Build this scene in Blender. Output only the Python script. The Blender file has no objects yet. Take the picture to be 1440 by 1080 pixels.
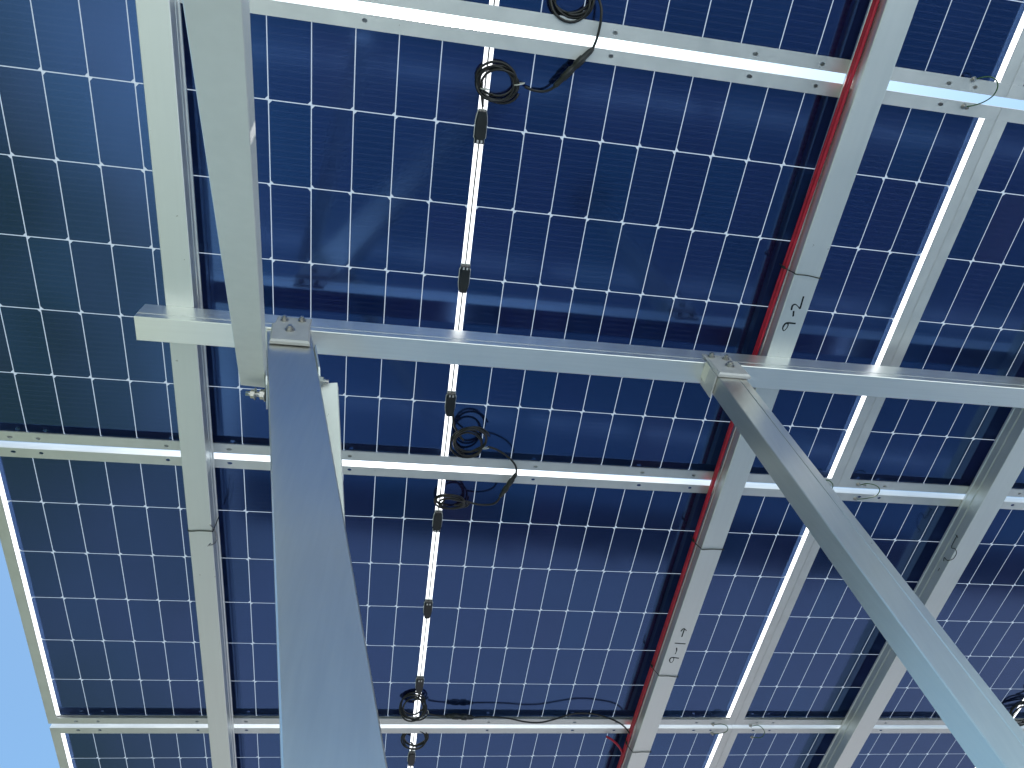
import bpy, bmesh, math, random
from mathutils import Vector, Matrix
random.seed(7)
S = bpy.context.scene
COL = S.collection
# ---------------------------------------------------------------- frame of reference
# Everything is authored in the array's own axes: u along the panels' long side, v across the rows
# (away from the viewer), n up through the panels (n = 0 is the cell layer).  TILT stands the array in the
# world: it slopes a few degrees, the ground is level at z = 0.
G = Vector((-0.10, -0.10, 0.99)).normalized()
EX = (Vector((1, 0, 0)) - G * G.x).normalized()
EY = G.cross(EX)
ROT = Matrix((EX, EY, G))
CAM = Vector((-0.13097, -0.6388, -1.73949))
LIFT = 1.45 - CAM.dot(G)
TILT = Matrix.Translation((0, 0, LIFT)) @ ROT.to_4x4()

# ---------------------------------------------------------------- camera
cd = bpy.data.cameras.new('camera'); cam = bpy.data.objects.new('camera', cd); COL.objects.link(cam)
cd.sensor_fit = 'HORIZONTAL'; cd.sensor_width = 36; cd.lens = 25.089
cd.clip_start = 0.02; cd.clip_end = 4000
cr = Vector((0.986253, -0.134798, -0.095572)); cu = -Vector((0.072477, 0.872665, -0.482912)); cb = -Vector((0.148498, 0.469346, 0.870438))
cm = Matrix((cr, cu, cb)).transposed().to_4x4(); cm.translation = CAM
cam.matrix_world = TILT @ cm
S.camera = cam

# ---------------------------------------------------------------- sky, sun, exposure
SUN = (ROT @ Vector((0.03, -0.13, 0.99))).normalized()          # towards the sun
elev = math.asin(SUN.z); azim = math.atan2(SUN.x, SUN.y)
W = bpy.data.worlds.new('World'); S.world = W; W.use_nodes = True
nt = W.node_tree; nt.nodes.clear()
sky = nt.nodes.new('ShaderNodeTexSky'); sky.sky_type = 'NISHITA'; sky.sun_disc = False
sky.sun_elevation = elev; sky.sun_rotation = azim; sky.air_density = 1.0; sky.dust_density = 3.0; sky.ozone_density = 1.5
bg = nt.nodes.new('ShaderNodeBackground'); bg.inputs[1].default_value = 0.09
wo = nt.nodes.new('ShaderNodeOutputWorld')
wb = nt.nodes.new('ShaderNodeMix'); wb.data_type = 'RGBA'; wb.blend_type = 'MULTIPLY'; wb.inputs[0].default_value = 1; wb.inputs[7].default_value = (0.74, 1.0, 1.06, 1)   # camera white balance
nt.links.new(sky.outputs[0], wb.inputs[6]); nt.links.new(wb.outputs[2], bg.inputs[0]); nt.links.new(bg.outputs[0], wo.inputs[0])
ld = bpy.data.lights.new('sun', 'SUN'); ld.energy = 4.6; ld.angle = math.radians(0.53); ld.color = (1, 0.97, 0.93)
sun = bpy.data.objects.new('sun', ld); COL.objects.link(sun)
sun.rotation_euler = SUN.to_track_quat('Z', 'Y').to_euler()
S.view_settings.view_transform = 'Standard'; S.view_settings.look = 'None'
S.view_settings.exposure = 1.3; S.view_settings.gamma = 1
S.cycles.max_bounces = 10; S.cycles.diffuse_bounces = 5; S.cycles.glossy_bounces = 5; S.cycles.transmission_bounces = 8
S.cycles.transparent_max_bounces = 12; S.cycles.sample_clamp_indirect = 8
S.cycles.use_denoising = True

# ---------------------------------------------------------------- materials
def new_mat(name):
    m = bpy.data.materials.new(name); m.use_nodes = True
    t = m.node_tree; t.nodes.clear()
    out = t.nodes.new('ShaderNodeOutputMaterial')
    return m, t, out
def N(t, kind, **kw):
    n = t.nodes.new(kind)
    for k, v in kw.items():
        if k in n.inputs: n.inputs[k].default_value = v
        else: setattr(n, k, v)
    return n
def L(t, a, b): t.links.new(a, b)
def mathn(t, op, a, b=None, c=None):
    n = t.nodes.new('ShaderNodeMath'); n.operation = op
    for i, x in enumerate((a, b, c)):
        if x is None: continue
        if isinstance(x, (int, float)): n.inputs[i].default_value = x
        else: t.links.new(x, n.inputs[i])
    return n.outputs[0]
def ramp(t, fac, stops):
    r = t.nodes.new('ShaderNodeValToRGB'); e = r.color_ramp.elements
    while len(e) < len(stops): e.new(0.5)
    for q, (p, c) in zip(e, stops):
        q.position = p; q.color = (*c, 1) if len(c) == 3 else c
    t.links.new(fac, r.inputs[0]); return r.outputs[0]

def metal(name, base, rough, scale=(40, 2, 40), vary=0.08, metallic=1.0, bump=0.05):
    """mill / anodised aluminium: fine extrusion streaks along the bar, cloudy smudges and a few scuffs"""
    m, t, out = new_mat(name)
    p = N(t, 'ShaderNodeBsdfPrincipled'); p.inputs['Metallic'].default_value = metallic
    tc = N(t, 'ShaderNodeTexCoord'); mp = N(t, 'ShaderNodeMapping'); mp.inputs['Scale'].default_value = scale
    L(t, tc.outputs['Object'], mp.inputs[0])
    st = N(t, 'ShaderNodeTexNoise', Scale=6.0, Detail=6.0); L(t, mp.outputs[0], st.inputs[0])
    cl = N(t, 'ShaderNodeTexNoise', Scale=5.0, Detail=5.0); L(t, tc.outputs['Object'], cl.inputs[0])
    sp = N(t, 'ShaderNodeTexNoise', Scale=60.0, Detail=2.0); L(t, tc.outputs['Object'], sp.inputs[0])
    f = mathn(t, 'ADD', mathn(t, 'MULTIPLY', st.outputs[0], 0.5), mathn(t, 'MULTIPLY', cl.outputs[0], 0.5))
    lo = [c * (1 - vary * 2) for c in base]; hi = [min(1, c * (1 + vary)) for c in base]
    c = ramp(t, f, [(0.35, lo), (0.65, hi)])
    spot = mathn(t, 'GREATER_THAN', sp.outputs[0], 0.78)
    mx = N(t, 'ShaderNodeMix', data_type='RGBA'); mx.inputs[7].default_value = (base[0] * .45, base[1] * .42, base[2] * .38, 1)
    L(t, mathn(t, 'MULTIPLY', spot, 0.6), mx.inputs[0]); L(t, c, mx.inputs[6])
    L(t, mx.outputs[2], p.inputs['Base Color'])
    L(t, mathn(t, 'ADD', mathn(t, 'MULTIPLY', f, 0.22), rough - 0.11), p.inputs['Roughness'])
    b = N(t, 'ShaderNodeBump', Strength=bump, Distance=0.002); L(t, st.outputs[0], b.inputs['Height']); L(t, b.outputs[0], p.inputs['Normal'])
    L(t, p.outputs[0], out.inputs[0])
    return m
M_ALU_V = metal('anodised_aluminium', (0.80, 0.82, 0.80), 0.46, scale=(16, 0.5, 16), vary=0.015, metallic=0.85)
M_ALU_U = metal('anodised_aluminium_beam', (0.97, 0.97, 0.94), 0.36, scale=(0.8, 30, 30), vary=0.02, metallic=0.88)
M_BRACE = metal('satin_aluminium_brace', (0.84, 0.85, 0.81), 0.5, scale=(8, 8, 8), vary=0.02, metallic=0.6)
M_POST = metal('mill_aluminium_post', (0.76, 0.74, 0.69), 0.32, scale=(22, 22, 1.0), vary=0.025, metallic=0.93, bump=0.02)
M_FRAME = metal('module_frame_aluminium', (0.72, 0.73, 0.72), 0.50, scale=(4, 4, 40), vary=0.04, metallic=0.8)
M_PLATE = metal('bracket_plate', (0.60, 0.585, 0.585), 0.5, scale=(10, 10, 10), vary=0.05, metallic=0.35)
M_STEEL = metal('zinc_steel', (0.55, 0.53, 0.50), 0.32, scale=(20, 20, 20), vary=0.15)

def plastic(name, col, rough=0.5, spec=0.5, bump=0.0):
    m, t, out = new_mat(name)
    p = N(t, 'ShaderNodeBsdfPrincipled', Roughness=rough); p.inputs['Specular IOR Level'].default_value = spec
    tc = N(t, 'ShaderNodeTexCoord'); n = N(t, 'ShaderNodeTexNoise', Scale=30.0, Detail=4.0); L(t, tc.outputs['Object'], n.inputs[0])
    L(t, ramp(t, n.outputs[0], [(0.3, [c * .8 for c in col]), (0.7, [min(1, c * 1.15) for c in col])]), p.inputs['Base Color'])
    L(t, p.outputs[0], out.inputs[0]); return m
M_BLACK = plastic('black_plastic', (0.012, 0.014, 0.015), 0.42)
M_CABLE = plastic('black_cable_sheath', (0.008, 0.008, 0.008), 0.30)
M_RED = plastic('red_cable_sheath', (0.46, 0.010, 0.036), 0.42)
M_GREEN = plastic('green_wire_sheath', (0.03, 0.10, 0.03), 0.45)
M_SEAL = plastic('white_sealant', (0.75, 0.75, 0.72), 0.6)
M_CLIP = plastic('pale_tie', (0.6, 0.6, 0.55), 0.4)
M_INK = plastic('black_marker_ink', (0.012, 0.018, 0.02), 0.7, 0.2)
M_RIBBON = plastic('tinned_ribbon', (0.20, 0.18, 0.17), 0.4)
M_DARK = plastic('dark_wire', (0.02, 0.028, 0.02), 0.5)

def cell_material():
    m, t, out = new_mat('bifacial_cell')
    p = N(t, 'ShaderNodeBsdfPrincipled', Roughness=0.045); p.inputs['Specular IOR Level'].default_value = 0.85
    p.inputs['IOR'].default_value = 2.2; p.inputs['Specular Tint'].default_value = (0.19, 0.39, 0.92, 1)   # blue anti-reflection coating
    at = N(t, 'ShaderNodeAttribute', attribute_name='tint'); oi = N(t, 'ShaderNodeObjectInfo')
    wn = N(t, 'ShaderNodeTexWhiteNoise', noise_dimensions='2D'); cx = N(t, 'ShaderNodeCombineXYZ')
    L(t, at.outputs['Fac'], cx.inputs[0]); L(t, oi.outputs['Random'], cx.inputs[1]); L(t, cx.outputs[0], wn.inputs[0])
    col = ramp(t, wn.outputs[0], [(0.0, (0.003, 0.007, 0.028)), (0.3, (0.005, 0.007, 0.036)), (0.6, (0.009, 0.008, 0.040)),
                                  (0.85, (0.003, 0.015, 0.048)), (0.97, (0.009, 0.008, 0.032)), (1.0, (0.016, 0.009, 0.030))])
    tc = N(t, 'ShaderNodeTexCoord'); sep = N(t, 'ShaderNodeSeparateXYZ'); L(t, tc.outputs['Object'], sep.inputs[0])
    # soft random cloudiness in the cell colour
    mp = N(t, 'ShaderNodeMapping'); mp.inputs['Scale'].default_value = (3, 1.5, 1); L(t, tc.outputs['Object'], mp.inputs[0])
    cl = N(t, 'ShaderNodeTexNoise', Scale=2.2, Detail=3.0); L(t, mp.outputs[0], cl.inputs[0])
    hs = N(t, 'ShaderNodeHueSaturation'); L(t, col, hs.inputs['Color'])
    L(t, mathn(t, 'ADD', mathn(t, 'MULTIPLY', cl.outputs[0], 0.7), 0.65), hs.inputs['Value'])
    # fine busbar wires running along the string: 13 to a cell
    fr = mathn(t, 'FRACT', mathn(t, 'MULTIPLY', mathn(t, 'ADD', sep.outputs[1], 0.5592), 13 / 0.1864))
    ln = mathn(t, 'LESS_THAN', mathn(t, 'ABSOLUTE', mathn(t, 'SUBTRACT', fr, 0.5)), 0.10)
    mx = N(t, 'ShaderNodeMix', data_type='RGBA'); L(t, mathn(t, 'MULTIPLY', ln, 0.24), mx.inputs[0])
    L(t, hs.outputs[0], mx.inputs[6]); mx.inputs[7].default_value = (0.060, 0.070, 0.120, 1)
    L(t, mx.outputs[2], p.inputs['Base Color'])
    # dust on the glass breaks the gloss a little
    dn = N(t, 'ShaderNodeTexNoise', Scale=9.0, Detail=6.0); L(t, tc.outputs['Object'], dn.inputs[0])
    L(t, mathn(t, 'ADD', mathn(t, 'MULTIPLY', dn.outputs[0], 0.06), 0.085), p.inputs['Roughness'])
    L(t, p.outputs[0], out.inputs[0]); return m
M_CELL = cell_material()

def sheet_material(name, refl, trans, gloss=0.05):
    m, t, out = new_mat(name)
    d = N(t, 'ShaderNodeBsdfDiffuse'); d.inputs[0].default_value = (*refl, 1)
    tr = N(t, 'ShaderNodeBsdfTranslucent'); tr.inputs[0].default_value = (*trans, 1)
    a = N(t, 'ShaderNodeAddShader'); L(t, d.outputs[0], a.inputs[0]); L(t, tr.outputs[0], a.inputs[1])
    g = N(t, 'ShaderNodeBsdfGlossy', Roughness=0.08); mx = N(t, 'ShaderNodeMixShader'); mx.inputs[0].default_value = gloss
    L(t, a.outputs[0], mx.inputs[1]); L(t, g.outputs[0], mx.inputs[2]); L(t, mx.outputs[0], out.inputs[0]); return m
M_GRID = sheet_material('white_grid_backsheet', (0.34, 0.37, 0.41), (0.085, 0.10, 0.12))
M_CLEAR = sheet_material('translucent_margin', (0.25, 0.25, 0.25), (0.62, 0.62, 0.62))
def glass_material():
    m, t, out = new_mat('front_glass')
    tp = N(t, 'ShaderNodeBsdfTransparent'); g = N(t, 'ShaderNodeBsdfGlossy', Roughness=0.05)
    mx = N(t, 'ShaderNodeMixShader'); mx.inputs[0].default_value = 0.05
    L(t, tp.outputs[0], mx.inputs[1]); L(t, g.outputs[0], mx.inputs[2]); L(t, mx.outputs[0], out.inputs[0]); return m
M_GLASS = glass_material()

def ground_material():
    m, t, out = new_mat('pale_gravel_and_grass')
    p = N(t, 'ShaderNodeBsdfPrincipled', Roughness=0.95)
    tc = N(t, 'ShaderNodeTexCoord')
    n1 = N(t, 'ShaderNodeTexNoise', Scale=0.35, Detail=6.0); L(t, tc.outputs['Object'], n1.inputs[0])
    n2 = N(t, 'ShaderNodeTexNoise', Scale=14.0, Detail=8.0); L(t, tc.outputs['Object'], n2.inputs[0])
    n3 = N(t, 'ShaderNodeTexVoronoi', Scale=45.0); L(t, tc.outputs['Object'], n3.inputs[0])
    sep = N(t, 'ShaderNodeSeparateXYZ'); L(t, tc.outputs['Object'], sep.inputs[0])
    gravel = ramp(t, n3.outputs[0], [(0.0, (0.40, 0.44, 0.425)), (0.6, (0.29, 0.325, 0.315)), (1.0, (0.14, 0.15, 0.145))])
    grass = ramp(t, n2.outputs[0], [(0.3, (0.03, 0.045, 0.02)), (0.7, (0.075, 0.095, 0.045))])
    # the grass thickens towards the open end of the array
    side = mathn(t, 'MULTIPLY', sep.outputs[0], -0.14)
    far = mathn(t, 'MULTIPLY', mathn(t, 'MAXIMUM', mathn(t, 'SUBTRACT', sep.outputs[1], 1.6), 0.0), 0.45)  # far ground coloured darker to dim its sunlit reflection in the cells
    f = mathn(t, 'ADD', mathn(t, 'MULTIPLY', n1.outputs[0], 0.8), side)
    k = ramp(t, f, [(0.60, (0, 0, 0)), (0.92, (1, 1, 1))])
    dark = ramp(t, n3.outputs[0], [(0.0, (0.17, 0.165, 0.175)), (1.0, (0.09, 0.085, 0.09))])
    md = N(t, 'ShaderNodeMix', data_type='RGBA'); L(t, ramp(t, mathn(t, 'ADD', far, mathn(t, 'MULTIPLY', n1.outputs[0], 0.3)), [(0.25, (0, 0, 0)), (0.6, (1, 1, 1))]), md.inputs[0])
    L(t, gravel, md.inputs[6]); L(t, dark, md.inputs[7])
    mx = N(t, 'ShaderNodeMix', data_type='RGBA'); L(t, k, mx.inputs[0]); L(t, md.outputs[2], mx.inputs[6]); L(t, grass, mx.inputs[7])
    L(t, mx.outputs[2], p.inputs['Base Color'])
    b = N(t, 'ShaderNodeBump', Strength=0.6, Distance=0.03); L(t, n3.outputs[0], b.inputs['Height']); L(t, b.outputs[0], p.inputs['Normal'])
    L(t, p.outputs[0], out.inputs[0]); return m
M_GROUND = ground_material()
M_BOUNCE = plastic('bounce_concrete', (0.50, 0.53, 0.52), 0.9, 0.3)

# ---------------------------------------------------------------- mesh helpers
class MB:
    def __init__(s): s.v = []; s.f = []; s.m = []; s.sm = []
    def add(s, verts, faces, mi=0, smooth=False):
        o = len(s.v); s.v += [tuple(x) for x in verts]
        for f in faces: s.f.append([o + i for i in f]); s.m.append(mi); s.sm.append(smooth)
    def box(s, a, b, mi=0):
        (x0, y0, z0), (x1, y1, z1) = a, b
        s.add([(x0, y0, z0), (x1, y0, z0), (x1, y1, z0), (x0, y1, z0), (x0, y0, z1), (x1, y0, z1), (x1, y1, z1), (x0, y1, z1)],
              [(0, 3, 2, 1), (4, 5, 6, 7), (0, 1, 5, 4), (1, 2, 6, 5), (2, 3, 7, 6), (3, 0, 4, 7)], mi)
    def prism(s, pts, o, ax, ay, az, l0, l1, mi=0):
        """extrude the closed outline pts (in ax, ay) along az from l0 to l1"""
        n = len(pts); o = Vector(o); ax, ay, az = Vector(ax), Vector(ay), Vector(az)
        vs = [o + ax * x + ay * y + az * l for l in (l0, l1) for x, y in pts]
        fs = [tuple(reversed(range(n))), tuple(range(n, 2 * n))] + [(i, (i + 1) % n, n + (i + 1) % n, n + i) for i in range(n)]
        s.add(vs, fs, mi)
    def tube(s, path, r, seg=8, closed=False, mi=0, cap=True):
        P = [Vector(p) for p in path]; n = len(P); rings = []; up = None
        for i in range(n):
            t = (P[(i + 1) % n] - P[i - 1]) if closed else (P[min(i + 1, n - 1)] - P[max(i - 1, 0)])
            t.normalize()
            if up is None:
                up = Vector((0, 0, 1)) if abs(t.z) < .9 else Vector((1, 0, 0))
            up = (up - t * up.dot(t)).normalized(); w = t.cross(up)
            rr = r[i] if isinstance(r, (list, tuple)) else r
            rings.append([P[i] + (up * math.cos(a) + w * math.sin(a)) * rr for a in [2 * math.pi * k / seg for k in range(seg)]])
        vs = [v for q in rings for v in q]; fs = []
        for i in range(n if closed else n - 1):
            j = (i + 1) % n
            for k in range(seg):
                fs.append((i * seg + k, i * seg + (k + 1) % seg, j * seg + (k + 1) % seg, j * seg + k))
        s.add(vs, fs, mi, True)
        if cap and not closed:
            o = len(s.v) - len(vs)
            s.f.append([o + k for k in reversed(range(seg))]); s.m.append(mi); s.sm.append(False)
            s.f.append([o + (n - 1) * seg + k for k in range(seg)]); s.m.append(mi); s.sm.append(False)
    def build(s, name, mats, parent=None):
        me = bpy.data.meshes.new(name); me.from_pydata(s.v, [], s.f)
        for m in (mats if isinstance(mats, (list, tuple)) else [mats]): me.materials.append(m)
        me.polygons.foreach_set('material_index', s.m); me.polygons.foreach_set('use_smooth', s.sm)
        me.update()
        bm = bmesh.new(); bm.from_mesh(me); bmesh.ops.recalc_face_normals(bm, faces=bm.faces); bm.to_mesh(me); bm.free()
        o = bpy.data.objects.new(name, me); COL.objects.link(o)
        if parent: o.parent = parent
        return o
def empty(name, loc=(0, 0, 0)):
    o = bpy.data.objects.new(name, None); COL.objects.link(o); o.location = loc; o.empty_display_size = 0.1; return o
def tag(o, label=None, cat=None, group=None, kind=None):
    if label: o['label'] = label
    if cat: o['category'] = cat
    if group: o['group'] = group
    if kind: o['kind'] = kind
    return o
def copy_tree(o, parent=None):
    c = o.copy(); COL.objects.link(c)
    if parent: c.parent = parent
    for ch in [x for x in bpy.data.objects if x.parent == o]: copy_tree(ch, c)
    return c
def smooth_path(pts, k=8):
    """Catmull-Rom through pts"""
    P = [Vector(p) for p in pts]; P = [P[0] * 2 - P[1]] + P + [P[-1] * 2 - P[-2]]; out = []
    for i in range(1, len(P) - 2):
        a, b, c, d = P[i - 1:i + 3]
        for j in range(k):
            t = j / k
            out.append(0.5 * ((2 * b) + (c - a) * t + (2 * a - 5 * b + 4 * c - d) * t * t + (3 * b - a - 3 * c + d) * t ** 3))
    out.append(P[-2]); return out
def hexbolt(mb, c, axis, r=0.0075, h=0.006, washer=True, mi=0):
    c = Vector(c); az = Vector(axis).normalized(); ax = az.orthogonal().normalized(); ay = az.cross(ax); z = 0
    if washer:
        mb.prism([(math.cos(a) * r * 1.35, math.sin(a) * r * 1.35) for a in [i * math.pi / 10 for i in range(20)]], c, ax, ay, az, 0, 0.0018, mi); z = 0.0018
    mb.prism([(math.cos(a) * r, math.sin(a) * r) for a in [i * math.pi / 3 + .3 for i in range(6)]], c, ax, ay, az, z, z + h, mi)
    mb.prism([(math.cos(a) * r * .55, math.sin(a) * r * .55) for a in [i * math.pi / 6 for i in range(12)]], c, ax, ay, az, z + h, z + h + .004, mi)

# ---------------------------------------------------------------- ground
g = MB(); R_ = 900
g.add([(-R_, -R_, 0), (R_, -R_, 0), (R_, R_, 0), (-R_, R_, 0)], [(0, 1, 2, 3)])
ground = g.build('ground', M_GROUND); tag(ground, kind='structure')
p = MB(); p.add([(-1.6, -3.5, .004), (14, -3.5, .004), (14, 2.5, .004), (-1.6, 2.5, .004)], [(0, 1, 2, 3)])
path = p.build('path', M_BOUNCE); tag(path, kind='structure')  # unseen pale sheet, added to bounce light up under the array
LEVEL = {ground, path}          # things already standing in world axes

# ---------------------------------------------------------------- solar modules
PU, PV, GAP = 0.0930, 0.1864, 0.0105            # cell pitch along u, along v, half of the middle gap
HL, HW = 1.2496, 0.5720                         # half length and half width of a module
NB = -0.0220                                    # underside of the module frame
MU, MV = 2.500, 1.166                           # module pitch
def flange(mb, u0, u1, v0, v1, holes, z0, z1):
    """long flange with real punched slots"""
    xs = [u0]
    half = (v1 - v0) / 2; vm = (v0 + v1) / 2
    def quad(a, b, z, flip=False):
        mb.add([(a, v0, z), (b, v0, z), (b, v1, z), (a, v1, z)], [(0, 1, 2, 3)])
    cur = u0
    for (hx, hy, rx, ry) in sorted(holes):
        a, b = hx - half, hx + half
        for z in (z0, z1): quad(cur, a, z)
        outer = [(a, v0), (hx, v0), (b, v0), (b, vm), (b, v1), (hx, v1), (a, v1), (a, vm)]
        inner = []
        for k in range(16):
            an = -3 * math.pi / 4 + k * math.pi / 8
            inner.append((hx + rx * math.cos(an), hy + ry * math.sin(an)))
        for z in (z0, z1):
            vs = [(x, y, z) for x, y in outer] + [(x, y, z) for x, y in inner]; fs = []
            for k in range(8):
                fs.append((k, (k + 1) % 8, 8 + (2 * k + 2) % 16, 8 + 2 * k + 1, 8 + 2 * k))
            mb.add(vs, fs)
        vs = [(x, y, z) for z in (z0, z1) for x, y in inner]
        mb.add(vs, [(k, (k + 1) % 16, 16 + (k + 1) % 16, 16 + k) for k in range(16)])
        cur = b
    for z in (z0, z1): quad(cur, u1, z)
    mb.add([(u0, v0, z0), (u1, v0, z0), (u1, v0, z1), (u0, v0, z1)], [(0, 1, 2, 3)])
    mb.add([(u0, v1, z0), (u1, v1, z0), (u1, v1, z1), (u0, v1, z1)], [(0, 1, 2, 3)])
    mb.add([(u0, v0, z0), (u0, v1, z0), (u0, v1, z1), (u0, v0, z1)], [(0, 1, 2, 3)])
    mb.add([(u1, v0, z0), (u1, v1, z0), (u1, v1, z1), (u1, v0, z1)], [(0, 1, 2, 3)])
FL = 0.0300                                      # flange width
def make_module():
    root = empty('solar_module')
    f = MB(); T = 0.0022; TOP = 0.0075
    HOLES = [-1.16, -1.09, -0.765, -0.60, -0.27, 0.27, 0.60, 0.765, 0.93, 1.09, 1.16]
    for s in (-1, 1):
        # long side: outer wall, glass rebate lips and punched flange
        va, vb = sorted((s * (HW - T), s * HW))
        f.box((-HL, va, NB), (HL, vb, TOP))
        va, vb = sorted((s * (HW - FL), s * (HW - T - .0001)))
        flange(f, -HL + .0003, HL - .0003, va, vb, [(x, s * (HW - FL * .42), .0058 if i % 3 else .0070, .0042) for i, x in enumerate(HOLES)], NB + .0002, NB + .0020)
        va, vb = sorted((s * (HW - 0.009), s * (HW - T - .0001)))
        f.box((-HL + T, va, 0.0050), (HL - T, vb, TOP - .0003))
        va, vb = sorted((s * (HW - 0.0195), s * (HW - T - .0001)))
        f.box((-HL + T, va, -0.0040), (HL - T, vb, -0.0025))
        # short side
        ua, ub = sorted((s * (HL - T), s * HL))
        f.box((ua, -HW + T + .0001, NB), (ub, HW - T - .0001, TOP))
        ua, ub = sorted((s * (HL - 0.0300), s * (HL - T - .0001)))
        f.box((ua, -HW + FL + .0002, NB + .0002), (ub, HW - FL - .0002, NB + .0020))
        ua, ub = sorted((s * (HL - 0.009), s * (HL - T - .0001)))
        f.box((ua, -HW + .0095, 0.0050), (ub, HW - .0095, TOP - .0003)); f.box((ua, -HW + .0200, -0.0040), (ub, HW - .0200, -0.0025))
    f.build('frame', M_FRAME, root)
    # laminate: back sheet (white grid, clear middle strip and margins) under a front glass
    s_ = MB(); x1, y1, xe, ye = GAP + 13 * PU, 3 * PV, HL - .004, HW - .004
    for s in (-1, 1):
        ua, ub = sorted((s * GAP, s * x1)); s_.add([(ua, -y1, 0), (ub, -y1, 0), (ub, y1, 0), (ua, y1, 0)], [(0, 1, 2, 3)], 0)
        ua, ub = sorted((s * x1, s * xe)); s_.add([(ua, -ye, 0), (ub, -ye, 0), (ub, ye, 0), (ua, ye, 0)], [(0, 1, 2, 3)], 1)
        va, vb = sorted((s * y1, s * ye)); s_.add([(-x1, va, 0), (x1, va, 0), (x1, vb, 0), (-x1, vb, 0)], [(0, 1, 2, 3)], 0)
    s_.add([(-GAP, -y1, 0), (GAP, -y1, 0), (GAP, y1, 0), (-GAP, y1, 0)], [(0, 1, 2, 3)], 1)
    s_.build('backsheet', [M_GRID, M_CLEAR], root)
    gl = MB(); gl.box((-xe, -ye, 0.0012), (xe, ye, 0.0042)); gl.build('front_glass', M_GLASS, root)
    # half cells with two clipped corners each, turned round from row to row
    c = MB(); H = 0.0012; CH = 0.0068
    tint = []
    for side in (-1, 1):
        for k in range(13):
            for r in range(6):
                a = GAP + k * PU + (0 if k == 0 else H); b = GAP + (k + 1) * PU - H
                y0, y1_ = (r - 3) * PV + H, (r - 2) * PV - H
                inner = (r % 2 == 0)                     # clipped corners face the middle strip
                lo, hi = (CH, .0012) if inner else (.0012, CH)
                pts = [(a + lo, y0), (b - hi, y0), (b, y0 + hi), (b, y1_ - hi), (b - hi, y1_), (a + lo, y1_), (a, y1_ - lo), (a, y0 + lo)]
                c.add([(side * x, y, -0.0007) for x, y in pts], [tuple(range(8)) if side > 0 else tuple(reversed(range(8)))])
                tint.append(random.random())
    o = c.build('cells', M_CELL, root)
    at = o.data.attributes.new('tint', 'FLOAT', 'FACE'); at.data.foreach_set('value', tint)
    # the thin ribbon down the middle strip
    rb = MB(); rb.box((-0.0019, -HW + .012, -0.0011), (0.0019, HW - .012, -0.0003)); rb.build('ribbon', M_RIBBON, root)
    # three junction boxes on the strip
    for i, v in enumerate((-2 * PV, 0, 2 * PV)):
        j = MB()
        zf, zb = -0.0175, -0.0030
        w0, w1, l = 0.0108, 0.0132, 0.037
        out_ = [(-w0, -l), (w0, -l), (w0, -l * .72), (w1, -l * .62), (w1, l * .30), (w1 * .9, l * .62), (w0 * .78, l), (-w0 * .78, l), (-w1 * .9, l * .62), (-w1, l * .30), (-w1, -l * .62), (-w0, -l * .72)]
        if i == 0: out_ = [(x, -y) for x, y in out_]
        out_ = [(x, y + v) for x, y in out_]
        n = len(out_)
        top = [(x * .86, v + (y - v) * .95, zf) for x, y in out_]; mid = [(x, y, zf + .005) for x, y in out_]; bot = [(x, y, zb) for x, y in out_]
        j.add(top + mid + bot, [tuple(range(n))] + [(q * n + k, q * n + (k + 1) % n, (q + 1) * n + (k + 1) % n, (q + 1) * n + k) for q in (0, 1) for k in range(n)])
        jb = j.build('junction_box', M_BLACK, root)
        q = MB(); out2 = [(x * 1.12, v + (y - v) * 1.06) for x, y in out_]
        q.prism(out2, (0, 0, 0), (1, 0, 0), (0, 1, 0), (0, 0, 1), zb - .0002, -0.0012); q.build('sealant', M_SEAL, jb)
        e = MB(); yy = v + (-l * .83 if i else l * .83)
        for x in (-.0045, .0045): e.box((x - .0022, yy - .003, zf - .0012), (x + .0022, yy + .003, zf + .002))
        e.build('lid_clip', M_PLATE, jb)
    return root
LAB = {
 (1, -1): 'unseen solar panel added for shade beyond the top edge, above the right hand column',
 (2, -1): 'unseen solar panel added for shade beyond the top right corner',
 (0, 0): 'solar panel cut off by the top edge, left of the red cables',
 (0, 1): 'large central solar panel crossed by the long pale beam',
 (0, 2): 'solar panel just beyond the cross beam row, its left end against open sky',
 (0, 3): 'solar panel cut off by the bottom edge, left of the red cables',
 (1, 0): 'small corner of solar panel at top right, beyond the frame joint',
 (1, 1): 'dark solar panel at the right edge crossed by the right end of the beam',
 (1, 2): 'solar panel at the right behind the slanting post and rightmost rafter',
 (2, 0): 'unseen solar panel added for shade beyond the right edge, in the topmost row',
 (2, 1): 'unseen solar panel added for shade beyond the right edge, in the cross beam row',
 (2, 2): 'unseen solar panel added for shade beyond the right edge, past the cross beam',
 (2, 3): 'unseen solar panel added for shade beyond the right edge, in the bottom row',
 (1, 3): 'solar panel at the bottom right corner, below the slanting post',
}
proto = make_module()
for i in (0, 1, 2):
    for j in range(-1 if i else 0, 4):  # unseen right column and back row are added to shade the underside
        o = proto if (i, j) == (0, 0) else copy_tree(proto)
        o.location = (i * MU, (j - 1) * MV, 0)
        tag(o, LAB[(i, j)], 'solar panel', 'solar panels of the array overhead')

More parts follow.
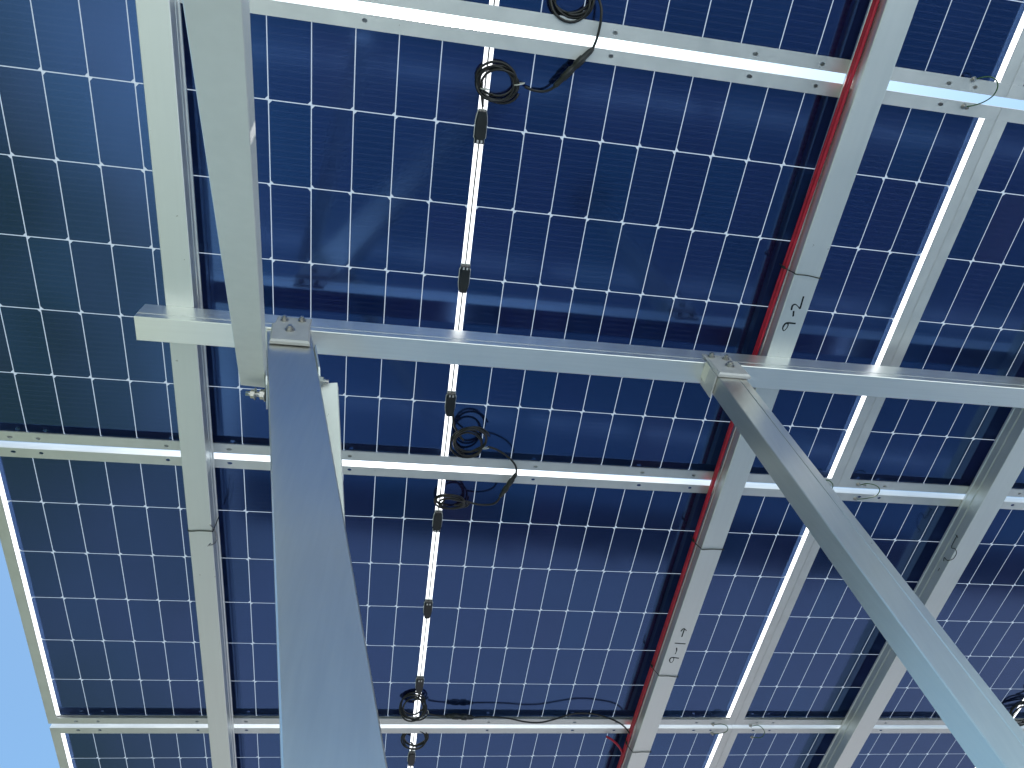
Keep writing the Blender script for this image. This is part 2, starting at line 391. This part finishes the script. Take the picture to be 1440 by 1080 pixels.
# ---------------------------------------------------------------- rafters (aluminium extrusions along v) and cross beam
def profile(w, t, b, side_ridge=True, ch=0.0014):
    """closed outline (x, z), x in +-w/2, z from b up to t, with the grooved flanks of the extrusion"""
    h = t - b; x = w / 2
    if side_ridge:
        r = [(x - ch, b), (x, b + ch), (x, b + h * .47), (x - .0030, b + h * .49), (x - .0030, b + h * .53), (x + .0004, b + h * .55),
             (x + .0004, b + h * .58), (x - .0016, b + h * .60), (x - .0016, t - .008), (x + .0010, t - .0065), (x + .0010, t - .001), (x, t)]
    else:
        r = [(x - ch, b), (x, b + ch), (x, b + h * .26), (x - .0030, b + h * .27), (x - .0030, b + h * .31), (x, b + h * .32), (x, t)]
    return r + [(-a, z) for a, z in reversed(r)]
RT, RB = NB - 0.0006, -0.0915
def rafter(uc, w, v0, v1, label):
    root = empty('rafter', (uc, v0, 0))
    m = MB(); m.prism(profile(w, RT, RB), (0, 0, 0), (1, 0, 0), (0, 0, 1), (0, 1, 0), 0, v1 - v0)
    m.build('extrusion', M_ALU_V, root)
    return tag(root, label, 'rafter', 'aluminium rafters under the panels')
R1 = rafter(-0.6735, 0.0640, -1.79, 2.98, 'leftmost pale rafter without cables, passing above the cut end of the cross beam')
R2 = rafter(0.8635, 0.0700, -2.96, 2.98, 'pale aluminium rafter carrying the red cables and handwritten numbers')
R3 = rafter(1.7430, 0.0740, -2.96, 2.98, 'rightmost rafter, grooved side showing, half hidden by the slanting post')
R4 = rafter(3.3635, 0.0700, -2.96, 2.98, 'unseen rafter beyond the right edge, added with the panels that shade the underside')  # unseen, added along with the shading panels
BT, BB = RB - 0.0006, -0.1650
beam = empty('cross_beam', (-0.7515, 0.1375, 0))
m = MB(); m.prism(profile(0.0610, BT, BB, False), (0, 0, 0), (0, 1, 0), (0, 0, 1), (1, 0, 0), 0, 6.9)
m.build('extrusion', M_ALU_U, beam)
tag(beam, 'long pale cross beam running left to right under the rafters', 'beam')

# handwriting on the rafter (black marker strokes)
def strokes(name, lines, w, parent, dz=RB - .0003):
    mb = MB()
    for ln in lines:
        P = [Vector((x, y, dz)) for x, y, *_ in ln]
        P = smooth_path(P, 5) if len(P) > 2 else [P[0].lerp(P[1], k / 4) for k in range(5)]
        n = len(P); vs = []
        for i in range(n):
            t = (P[min(i + 1, n - 1)] - P[max(i - 1, 0)]).normalized(); s = Vector((-t.y, t.x, 0))
            ww = w * (1.0 if len(ln) == 2 else 0.8 + 0.3 * math.sin(2.1 * i / n * math.pi + .4)) / 2
            for sg, z in ((-1, 0), (1, 0), (1, .0003), (-1, .0003)): q = P[i] + s * sg * ww; vs.append((q.x, q.y, dz + z))
        fs = []
        for i in range(n - 1):
            for k in range(4): fs.append((i * 4 + k, i * 4 + (k + 1) % 4, i * 4 + 4 + (k + 1) % 4, i * 4 + 4 + k))
        fs += [(0, 1, 2, 3), tuple(n * 4 - 4 + k for k in range(4))]
        mb.add(vs, fs)
    o = mb.build(name, M_INK); o.parent = parent; o.location = -parent.location
    return o
strokes('handwritten_mark', [[(0.8526, -0.0299, -0.0915), (0.8516, -0.0421, -0.0915), (0.8578, -0.0467, -0.0915), (0.8674, -0.0416, -0.0915), (0.8750, -0.0359, -0.0915)], [(0.8750, -0.0359, -0.0915), (0.8728, -0.0707, -0.0915)]], 0.0045, R2)
strokes('handwritten_mark', [[(0.8598, -0.0284, -0.0915), (0.8635, -0.0129, -0.0915)]], 0.0045, R2)
strokes('handwritten_mark', [[(0.8774, 0.0063, -0.0915), (0.8529, 0.0069, -0.0915), (0.8465, 0.0149, -0.0915), (0.8464, 0.0240, -0.0915), (0.8514, 0.0294, -0.0915), (0.8568, 0.0220, -0.0915), (0.8578, 0.0116, -0.0915), (0.8529, 0.0069, -0.0915)]], 0.0045, R2)
strokes('handwritten_mark', [[(0.8647, 1.1795, -0.0915), (0.8644, 1.1403, -0.0915)], [(0.8548, 1.1531, -0.0915), (0.8590, 1.1418, -0.0915), (0.8642, 1.1396, -0.0915), (0.8734, 1.1495, -0.0915)]], 0.0042, R2)
strokes('handwritten_mark', [[(0.8475, 1.2103, -0.0915), (0.8869, 1.2128, -0.0915)]], 0.0042, R2)
strokes('handwritten_mark', [[(0.8599, 1.2327, -0.0915), (0.8636, 1.2492, -0.0915), (0.8624, 1.2637, -0.0915)]], 0.0042, R2)
strokes('handwritten_mark', [[(0.8815, 1.2846, -0.0915), (0.8554, 1.2813, -0.0915), (0.8498, 1.2921, -0.0915), (0.8537, 1.3036, -0.0915), (0.8603, 1.3059, -0.0915), (0.8641, 1.2951, -0.0915), (0.8620, 1.2836, -0.0915), (0.8554, 1.2813, -0.0915)]], 0.0042, R2)

# ---------------------------------------------------------------- posts, braces and their brackets
def bar_axes(d):
    az = Vector(d).normalized(); ax = (Vector((1, 0, 0)) - az * az.x).normalized(); ay = az.cross(ax)
    if ay.y < 0: ay = -ay
    return ax, ay, az
def to_ground(p, d):
    """length from p along d to the ground plane (n . G = -LIFT)"""
    p, d = Vector(p), Vector(d).normalized()
    return (-LIFT - p.dot(G)) / d.dot(G)
def post_outline(w, dpt, groove):
    ch = .0018
    o = [(ch, 0)]
    if groove: o += [(w * groove - .0015, 0), (w * groove, .0015), (w * groove + .0015, 0)]
    o += [(w - ch, 0), (w, ch), (w, dpt - ch), (w - ch, dpt), (ch, dpt), (0, dpt - ch), (0, ch)]
    return o
def post(p, d, w, dpt, groove, label):
    """p: top front left corner"""
    ax, ay, az = bar_axes(d); ln = to_ground(p, d)
    base = Vector(p) + az * ln
    root = empty('support_post', base)
    m = MB(); m.prism(post_outline(w, dpt, groove), Vector(p) - base, ax, ay, az, 0, ln + .02); m.build('shaft', M_POST, root)
    fp = MB(); c = ax * (w / 2) + ay * (dpt / 2)
    gx = ROT.inverted() @ Vector((1, 0, 0)); gy = ROT.inverted() @ Vector((0, 1, 0))
    fp.prism([(-.11, -.11), (.11, -.11), (.11, .11), (-.11, .11)], c, gx, gy, G, 0.004, 0.012)
    for a in (-1, 1):
        for b in (-1, 1): hexbolt(fp, c + gx * .085 * a + gy * .085 * b + G * .012, G, .009)
    fp.build('foot_plate', M_STEEL, root)
    return tag(root, label, 'post', 'support posts under the cross beam'), ax, ay, az
D1 = Vector((0.207, -0.05, -0.977)).normalized(); D2 = Vector((0.122, 0.115, -0.985)).normalized()
P1 = Vector((-0.4376, 0.1070, -0.2748)); P1 = P1 + D1 * ((-0.1690 + 0.2748) / D1.z)
P2 = Vector((0.6344, 0.1070, -0.2404)); P2 = P2 + D2 * ((-0.1690 + 0.2404) / D2.z)
post1, ax1, ay1, az1 = post(P1, D1, 0.1015, 0.050, None, 'wide slate grey post at the left with a brace bolted to each side')
post2, ax2, ay2, az2 = post(P2, D2, 0.0750, 0.052, 0.72, 'slanting post at the right, one face pale blue, the other dark grey')

def plate(mb, u0, u1, n0, n1, v, th, skew=0.0, ch=.0015):
    """plate facing -v: corners may skew along u towards the bottom; n0 above n1"""
    o = [(u0, n0), (u1, n0), (u1 + skew, n1), (u0 + skew, n1)]
    i = [(u0 + ch, n0 - ch), (u1 - ch, n0 - ch), (u1 - ch + skew, n1 + ch), (u0 + ch + skew, n1 + ch)]
    vs = [(a, v + th, b) for a, b in o] + [(a, v + ch, b) for a, b in o] + [(a, v, b) for a, b in i]
    mb.add(vs, [(3, 2, 1, 0), (8, 9, 10, 11)] + [(q * 4 + k, q * 4 + (k + 1) % 4, q * 4 + 4 + (k + 1) % 4, q * 4 + 4 + k) for q in (0, 1) for k in range(4)])
VB = 0.1375 - 0.0305 - .0012                # front of the beam's flank
def bracket(us, ns, bolts, depth, label, flanges):
    (ua, ub), (na, nb, nc) = us, ns
    root = empty('bracket', ((ua + ub) / 2, VB, nb)); inv = -root.location
    m = MB(); plate(m, ua + .004, ub - .004, na, nb, VB - .0035, .0030); plate(m, ua, ub, nb - .0002, nc, VB - .0115, .0108, flanges[2], .0042)
    if flanges[0]: m.box((ua - .0002, VB - .0002, nc + .004), (ua + .0038, VB + depth, nb - .002))
    if flanges[1]: m.box((ub - .0038, VB - .0002, nc + .004), (ub + .0002, VB + depth, nb - .002))
    o = m.build('plate', M_PLATE, root); o.location = inv
    for (u, n, low) in bolts:
        b = MB(); hexbolt(b, (u, VB - (.0118 if low else .0038), n), (0, -1, 0), .0085 if low else .0070, .006)
        o = b.build('bolt', M_STEEL, root); o.location = inv
    return tag(root, label, 'bracket', 'brackets joining the posts to the cross beam')
bracket((-0.4480, -0.3600), (-0.108, -0.160, -0.252), [(-0.4250, -0.128, 0), (-0.3850, -0.124, 0), (-0.4010, -0.196, 1)], .05,
        'small grey bracket plate with a dark bolt at the top of the wide left post', (0, 0, 0.012))
bracket((0.6290, 0.7130), (-0.122, -0.166, -0.243), [(0.6520, -0.136, 0), (0.6900, -0.142, 0), (0.6770, -0.198, 1)], .062,
        'small bracket with three bolts at the top of the slanting right post', (1, 1, 0.004))

def brace(p, d, w, dpt, label, side):
    """p: middle of the underside at the bolted end; side: +1 when the post is on its +u side"""
    az = Vector(d).normalized(); ax = (Vector((1, 0, 0)) - az * az.x).normalized(); ay = az.cross(ax)
    if ay.z < 0: ay = -ay                     # ay points up, away from the visible underside
    ln = to_ground(p, d); base = Vector(p) + az * ln
    root = empty('brace', base); t = .004; x = w / 2
    m = MB()
    o = [(-x + .001, 0), (x - .001, 0), (x, .001), (x, dpt), (x - t, dpt), (x - t, t), (-x + t, t), (-x + t, dpt), (-x, dpt), (-x, .001)]   # channel
    m.prism(o, Vector(p) - base, ax, ay, az, 0, ln + .02); m.build('channel', M_BRACE, root)
    return root, base
B1P = Vector((-0.4480, 0.1500, -0.3720)); B1E = Vector((-0.3200, -0.6046, -1.0150))
b1, b1base = brace(B1P, B1E - B1P, 0.0500, 0.035, '', 1)
tag(b1, 'pale brace crossing close overhead from the top left down to the wide left post', 'brace', 'braces bolted to the wide left post')
B2P = Vector((-0.3020, 0.1570, -0.3240))
b2, b2base = brace(B2P, (0.145, 0.65, -0.75), 0.0480, 0.035, '', -1)
tag(b2, 'short visible brace mostly hidden behind the wide left post', 'brace', 'braces bolted to the wide left post')
# the gusset plates and the through bolt of each brace
def gusset(root, base, x, s0, s1):
    m = MB(); o = [(-.006, s0 + .012), (.006, s0), (.062, s0), (.074, s0 + .012), (.074, s1 - .02), (.055, s1), (.008, s1), (-.006, s1 - .015)]
    m.prism(o, P1 + ax1 * x - base, ay1, az1, ax1, 0, .0035); m.build('gusset_plate', M_ALU_V, root)
gusset(b1, b1base, -.0042, 0.105, 0.275)
gusset(b2, b2base, 0.1022, 0.090, 0.235)
m = MB(); c = P1 + ax1 * -.0045 + ay1 * .050 + az1 * 0.235 - b1base
m.tube([c, c + Vector((-.040, 0, 0))], .0050, 10); hexbolt(m, c, (-1, 0, 0), .0110, .009); hexbolt(m, c + Vector((-.020, 0, 0)), (-1, 0, 0), .0095, .008)
m.build('bolt', M_STEEL, b1)
m = MB(); c = P1 + ax1 * .1060 + ay1 * .045 + az1 * 0.185 - b2base
m.tube([c, c + Vector((.022, 0, 0))], .0050, 10); hexbolt(m, c, (1, 0, 0), .0110, .009); m.build('bolt', M_STEEL, b2)

# ---------------------------------------------------------------- black string cables with coils
def coil_pts(c, rx, ry, tilt, turns, phase=0.0, wob=.004, az=(0, 0, 1), step=.0028):
    """several loosely bundled turns round c; tilt leans the ring about the u axis"""
    c = Vector(c); out = []; n = int(turns * 26)
    for i in range(n + 1):
        a = phase + 2 * math.pi * i / 26; k = i / 26
        r = 1 + wob / max(rx, ry) * math.sin(2.7 * k + a * .5) * 2.2
        x, y, z = rx * r * math.cos(a), ry * r * math.sin(a), step * math.sin(1.9 * k * math.pi) + .0016 * math.cos(3 * a + k)
        x += .0045 * math.sin(2.3 * k + phase); y += .0040 * math.cos(1.9 * k + 2 * phase); tl = tilt + .16 * math.sin(1.7 * k + phase)
        ct, st = math.cos(tl), math.sin(tl)
        out.append(c + Vector((x, y * ct - z * st, y * st + z * ct)))
    return out
def connector(name, a, b, parent, base, r=.0085):
    a, b = Vector(a) - base, Vector(b) - base; m = MB()
    prof = [(0, .0045), (.06, .0065), (.22, .0068), (.24, .0088), (.45, .0088), (.47, .0074), (.55, .0074), (.57, .0092), (.74, .0092), (.76, .0070), (.93, .0064), (1, .0045)]
    m.tube([a.lerp(b, t) for t, _ in prof], [q * r / .0085 for _, q in prof], 12)
    return m.build(name, M_BLACK, parent)
def string_cable(label, paths, coils, conns, ties, r=.0030):
    base = Vector(paths[0][0]); root = empty('solar_cable', base)
    for p in paths:
        m = MB(); m.tube([Vector(q) - base for q in smooth_path(p, 8)], r, 8); m.build('lead', M_CABLE, root)
    for c in coils:
        m = MB(); m.tube([q - base for q in coil_pts(**c)], r, 8); m.build('coil', M_CABLE, root)
    for a, b, q in conns: connector('connector', a, b, root, base, q)
    for c, ax_, rr in ties:
        az = Vector(ax_).normalized(); x = az.orthogonal().normalized(); y = az.cross(x); m = MB()
        m.tube([Vector(c) - base + x * rr * math.cos(t) + y * rr * math.sin(t) for t in [k * math.pi / 8 for k in range(16)]], .0013, 6, closed=True)
        m.build('coil_tie', M_CLIP, root)
    return tag(root, label, 'cable', 'black cables looped between the panels')
HZ = -0.030
string_cable('black cable with a round coil near the top, its connector crossing the panel frames',
    [[(0.0876, -0.4725, -0.0200), (0.1078, -0.4677, -0.0210), (0.1318, -0.4688, -0.0240), (0.1490, -0.4784, -0.0300), (0.1618, -0.4941, -0.0360)],
     [(0.2226, -0.5676, -0.0380), (0.2282, -0.5939, -0.0400), (0.2295, -0.6275, -0.0400), (0.2250, -0.6542, -0.0360), (0.2073, -0.6787, -0.0300), (0.1834, -0.6940, -0.0260)],
     [(-0.0006, -0.4178, -0.0100), (-0.0042, -0.4330, -0.0130), (-0.0077, -0.4481, -0.0160), (-0.0089, -0.4706, -0.0180)]],
    [dict(c=(0.0327, -0.4729, -0.0180), rx=.0430, ry=.0340, tilt=0.0, turns=5.3, phase=.4, wob=.0045), dict(c=(0.1751, -0.6607, -0.0200), rx=.0440, ry=.0400, tilt=0.0, turns=5.2, phase=1.0, wob=.006)],
    [((0.1511, -0.4821, -0.0340), (0.2232, -0.5706, -0.0400), .0085)],
    [((0.0742, -0.4766, -0.0180), (0.3, 1, 0), .012), ((-0.0008, -0.4567, -0.0180), (0, 1, 0), .010)])
string_cable('black cable with two small coils hanging across the frames below the cross beam',
    [[(0.0099, 0.4020, -0.0120), (0.0145, 0.4311, -0.0180), (0.0310, 0.4570, -0.0280), (0.0467, 0.4747, -0.0360)],
     [(0.1173, 0.4865, -0.0400), (0.1471, 0.4953, -0.0420), (0.1804, 0.5150, -0.0460), (0.2048, 0.5420, -0.0480), (0.2111, 0.5721, -0.0480)],
     [(0.1762, 0.6583, -0.0440), (0.1650, 0.6861, -0.0400), (0.1409, 0.6988, -0.0360), (0.1090, 0.7012, -0.0320), (0.0784, 0.6954, -0.0280)],
     [(-0.0012, 0.7373, -0.0120), (0.0038, 0.7202, -0.0160), (0.0127, 0.7014, -0.0220)]],
    [dict(c=(0.0761, 0.4823, -0.0360), rx=.0430, ry=.0460, tilt=0.26, turns=4.6, phase=2.0, wob=.009, step=.006), dict(c=(0.0424, 0.6992, -0.0260), rx=.0430, ry=.0380, tilt=0.42, turns=4.2, phase=.2, wob=.007, step=.005)],
    [((0.2108, 0.5696, -0.0480), (0.1744, 0.6610, -0.0440), .0080)],
    [((0.1120, 0.4931, -0.0380), (0.2, 1, -0.4), .010)])
string_cable('black cable running low along the lowest frame to the red cables, with one coil',
    [[(0.0053, 1.5800, -0.0120), (-0.0006, 1.6018, -0.0160), (-0.0203, 1.6095, -0.0220)],
     [(0.0405, 1.6686, -0.0300), (0.0722, 1.6763, -0.0300), (0.1088, 1.6801, -0.0300)],
     [(0.2035, 1.6849, -0.0320), (0.2639, 1.6820, -0.0310), (0.3362, 1.6870, -0.0330), (0.4019, 1.7001, -0.0380), (0.4586, 1.7013, -0.0400), (0.5082, 1.6875, -0.0380), (0.5573, 1.6683, -0.0340), (0.6020, 1.6572, -0.0330), (0.6572, 1.6596, -0.0340), (0.7031, 1.6716, -0.0370), (0.7502, 1.6893, -0.0420), (0.7887, 1.7169, -0.0460), (0.8213, 1.7648, -0.0480), (0.8377, 1.8367, -0.0460)]],
    [dict(c=(-0.0034, 1.6312, -0.0260), rx=.0430, ry=.0450, tilt=-0.40, turns=4.4, phase=.6, wob=.008, step=.005)],
    [((0.1061, 1.6781, -0.0300), (0.2087, 1.6849, -0.0320), .0105)],
    [((0.0322, 1.6608, -0.0300), (0.2, 1, 0.4), .009)])
string_cable('black cable coil at the bottom edge over the lowest panel frame',
    [[(-0.0030, 1.9037, -0.0120), (0.0002, 1.8694, -0.0180), (-0.0096, 1.8425, -0.0220)]],
    [dict(c=(0.0125, 1.8175, -0.0220), rx=.0440, ry=.0430, tilt=-0.20, turns=4.4, phase=1.6, wob=.005)], [], [])
string_cable('black cable coil at the right edge beside the slanting post',
    [[(2.4645, 1.5286, -0.0120), (2.4900, 1.5727, -0.0180), (2.4733, 1.6002, -0.0240)]],
    [dict(c=(2.4981, 1.6525, -0.0280), rx=.0480, ry=.0480, tilt=-0.30, turns=5.2, phase=.4, wob=.006)], [], [])

# ---------------------------------------------------------------- red cables along the middle rafter
UE = 0.8635 - 0.0350 - .0020
def red_run(off, nn, label, extra, ph, r=.0048):
    pts = []
    v = -1.75
    while v < 2.6:
        k = (v + .8) / 2.9
        pts.append((UE + off - .0012 * math.sin(3.1 * v + ph), v, nn(v) + .0011 * math.sin(4.3 * v + ph)))
        v += .11
    base = Vector(pts[0]); root = empty('red_cable', base)
    m = MB(); m.tube([Vector(q) - base for q in smooth_path(pts, 3)], r, 10); m.build('sheath', M_RED, root)
    for e in extra:
        m = MB(); m.tube([Vector(q) - base for q in smooth_path(e, 8)], r * .9, 8); m.build('branch', M_RED, root)
    return tag(root, label, 'cable', 'red cables along the middle rafter')
red_run(-.0060, lambda v: -.0640 + .014 * max(0, min(1, (v + .75) / .9)), 'brighter red cable on the middle rafter, with a looping branch at the bottom',
        [[(0.7389, 1.7988, -0.0300), (0.7603, 1.8104, -0.0340), (0.7864, 1.8321, -0.0400), (0.8099, 1.8658, -0.0440), (0.8271, 1.9073, -0.0460), (0.8222, 1.9523, -0.0460), (0.8102, 2.0071, -0.0460)]], .3)
red_run(-.0062, lambda v: -.0540 + .013 * max(0, min(1, (v + .75) / .9)), 'darker red cable tucked behind the brighter one along the middle rafter', [], 1.4)

# ---------------------------------------------------------------- ties round the rafters
def tie(uc, w, v, label, red, slack=0.0, slant=0.0):
    x0 = uc - w / 2 - (.0150 if red else .0034); x1 = uc + w / 2 + .0030
    zb, zt = RB - .0018 - slack, -0.0300
    pts = [(x0, v, zt), (x0, v, (zt + zb) / 2), (uc - w / 2 - .0016, v + .002, zb + .006), (uc - w / 2 + .004, v + .003 + slant * .1, zb), (uc, v + slant * .5, zb), (x1 - .004, v + slant, zb), (x1, v + slant, zb + .004), (x1, v + slant, zt)]
    base = Vector(pts[0]); root = empty('cable_tie', base); m = MB()
    m.tube([Vector(p) - base for p in smooth_path(pts, 4)], .0014, 6); m.build('strap', M_DARK, root)
    if red:
        h = MB(); h.box((x0 - .003, v - .003, -.060), (x0 + .002, v + .003, -.050)); o = h.build('lock', M_DARK, root); o.location = -base
    return tag(root, label, 'cable tie', 'thin dark ties round the rafters')
for (px_, lab) in (((0.8416, -0.1313, -0.0915), 'dark tie round the red cables just above the upper handwritten number'),
                   ((0.8514, 1.3699, -0.0915), 'dark tie looped loosely round the rafter just below the lower handwritten number')):
    tie(0.8635, 0.070, px_[1], lab, True, .0, .008)
tie(0.8635, 0.070, (0.8721, 0.7865, -0.0915)[1], 'thin tie round the red cable rafter between the two handwritten numbers', True)
tie(0.8635, 0.070, (0.8721, 1.8005, -0.0915)[1], 'lowest tie round the red cable rafter, near the bottom edge', True)
tie(-0.6735, 0.064, (-0.6704, 0.7948, -0.0915)[1], 'thin tie round the left rafter beside a twisted wire', False)

# wire twists clipped into the groove of the rafters
def twist(label, pts, ends, mat, r=.0016):
    base = Vector(pts[0]); root = empty('wire_clip', base); m = MB(); m.tube([Vector(p) - base for p in smooth_path(pts, 7)], r, 6); m.build('wire', mat, root)
    for e in ends:
        m = MB(); m.tube([Vector(p) - base for p in e], r * .9, 6); m.build('wire_end', mat, root)
    return tag(root, label, 'wire', 'short wire twists on the rafters')
twist('pale wire hook on the right side of the left rafter', [(-0.6385, 0.7523, -0.1153), (-0.6385, 0.7870, -0.0864), (-0.6385, 0.8165, -0.0702), (-0.6385, 0.8456, -0.0612), (-0.6385, 0.8500, -0.0778), (-0.6385, 0.8286, -0.1110), (-0.6385, 0.8091, -0.1359)],
      [[(-0.6385, 0.7795, -0.0921), (-0.6385, 0.8022, -0.0746)], [(-0.6385, 0.8134, -0.1223), (-0.6385, 0.8007, -0.1484)]], M_STEEL)
twist('dark curled wire on the grooved side of the rightmost rafter', [(1.7030, 0.7041, -0.0721), (1.7030, 0.7316, -0.0720), (1.7030, 0.7533, -0.0754), (1.7030, 0.7467, -0.0896), (1.7030, 0.7541, -0.1019), (1.7030, 0.7799, -0.1007), (1.7030, 0.8009, -0.0848), (1.7030, 0.8018, -0.0701), (1.7030, 0.8138, -0.0743)],
      [[(1.7030, 0.8467, -0.0732), (1.7030, 0.8591, -0.0737)], [(1.7030, 0.7062, -0.0661), (1.7030, 0.7079, -0.0783)]], M_DARK, .0012)

# ---------------------------------------------------------------- green earth wires across the gaps between rows
def earth(label, p):
    base = Vector(p[0]); root = empty('earth_wire', base); m = MB(); m.tube([Vector(q) - base for q in smooth_path(p, 8)], .0015, 7); m.build('wire', M_GREEN, root)
    for q in (p[0], p[-1]):
        m = MB(); hexbolt(m, Vector(q) - base + Vector((-.004, 0, NB - q[2] + .0004)), (0, 0, -1), .0050, .003); m.build('screw', M_STEEL, root)
    return tag(root, label, 'wire', 'green earth wires between panel frames')
earth('green earth wire arching over the bright gap at the top right', [(1.1509, -0.6226, -0.0250), (1.1561, -0.6289, -0.0340), (1.1706, -0.6331, -0.0420), (1.1871, -0.6278, -0.0460), (1.1959, -0.6151, -0.0480), (1.1958, -0.5959, -0.0460), (1.1840, -0.5793, -0.0400), (1.1687, -0.5683, -0.0320), (1.1537, -0.5623, -0.0250)])
earth('green earth wire half hidden by the slanting post at a frame joint', [(1.1905, 0.5462, -0.0250), (1.2051, 0.5429, -0.0320), (1.2172, 0.5514, -0.0380), (1.2210, 0.5678, -0.0380), (1.2155, 0.5839, -0.0320), (1.2049, 0.5984, -0.0250)])
earth('green earth wire just right of the slanting post below the cross beam', [(1.3198, 0.5574, -0.0250), (1.3364, 0.5440, -0.0340), (1.3634, 0.5461, -0.0400), (1.3805, 0.5604, -0.0420), (1.3792, 0.5846, -0.0400), (1.3549, 0.6021, -0.0340), (1.3321, 0.6134, -0.0250)])
earth('green earth wire at the lowest frame joint, left of the joint', [(1.1620, 1.7326, -0.0250), (1.1849, 1.7186, -0.0320), (1.2091, 1.7258, -0.0360), (1.2196, 1.7517, -0.0360), (1.2071, 1.7747, -0.0320), (1.1750, 1.7890, -0.0250)])
earth('green earth wire at the lowest frame joint, right of the joint', [(1.3223, 1.7409, -0.0250), (1.3420, 1.7268, -0.0320), (1.3665, 1.7429, -0.0360), (1.3792, 1.7663, -0.0380), (1.3760, 1.7985, -0.0340), (1.3504, 1.8113, -0.0250)])

# ---------------------------------------------------------------- stand the array up in the world
for o in list(S.objects):
    if o.parent is None and o not in LEVEL and o.type in ('EMPTY', 'MESH'):
        o.matrix_world = TILT @ Matrix.Translation(o.location)
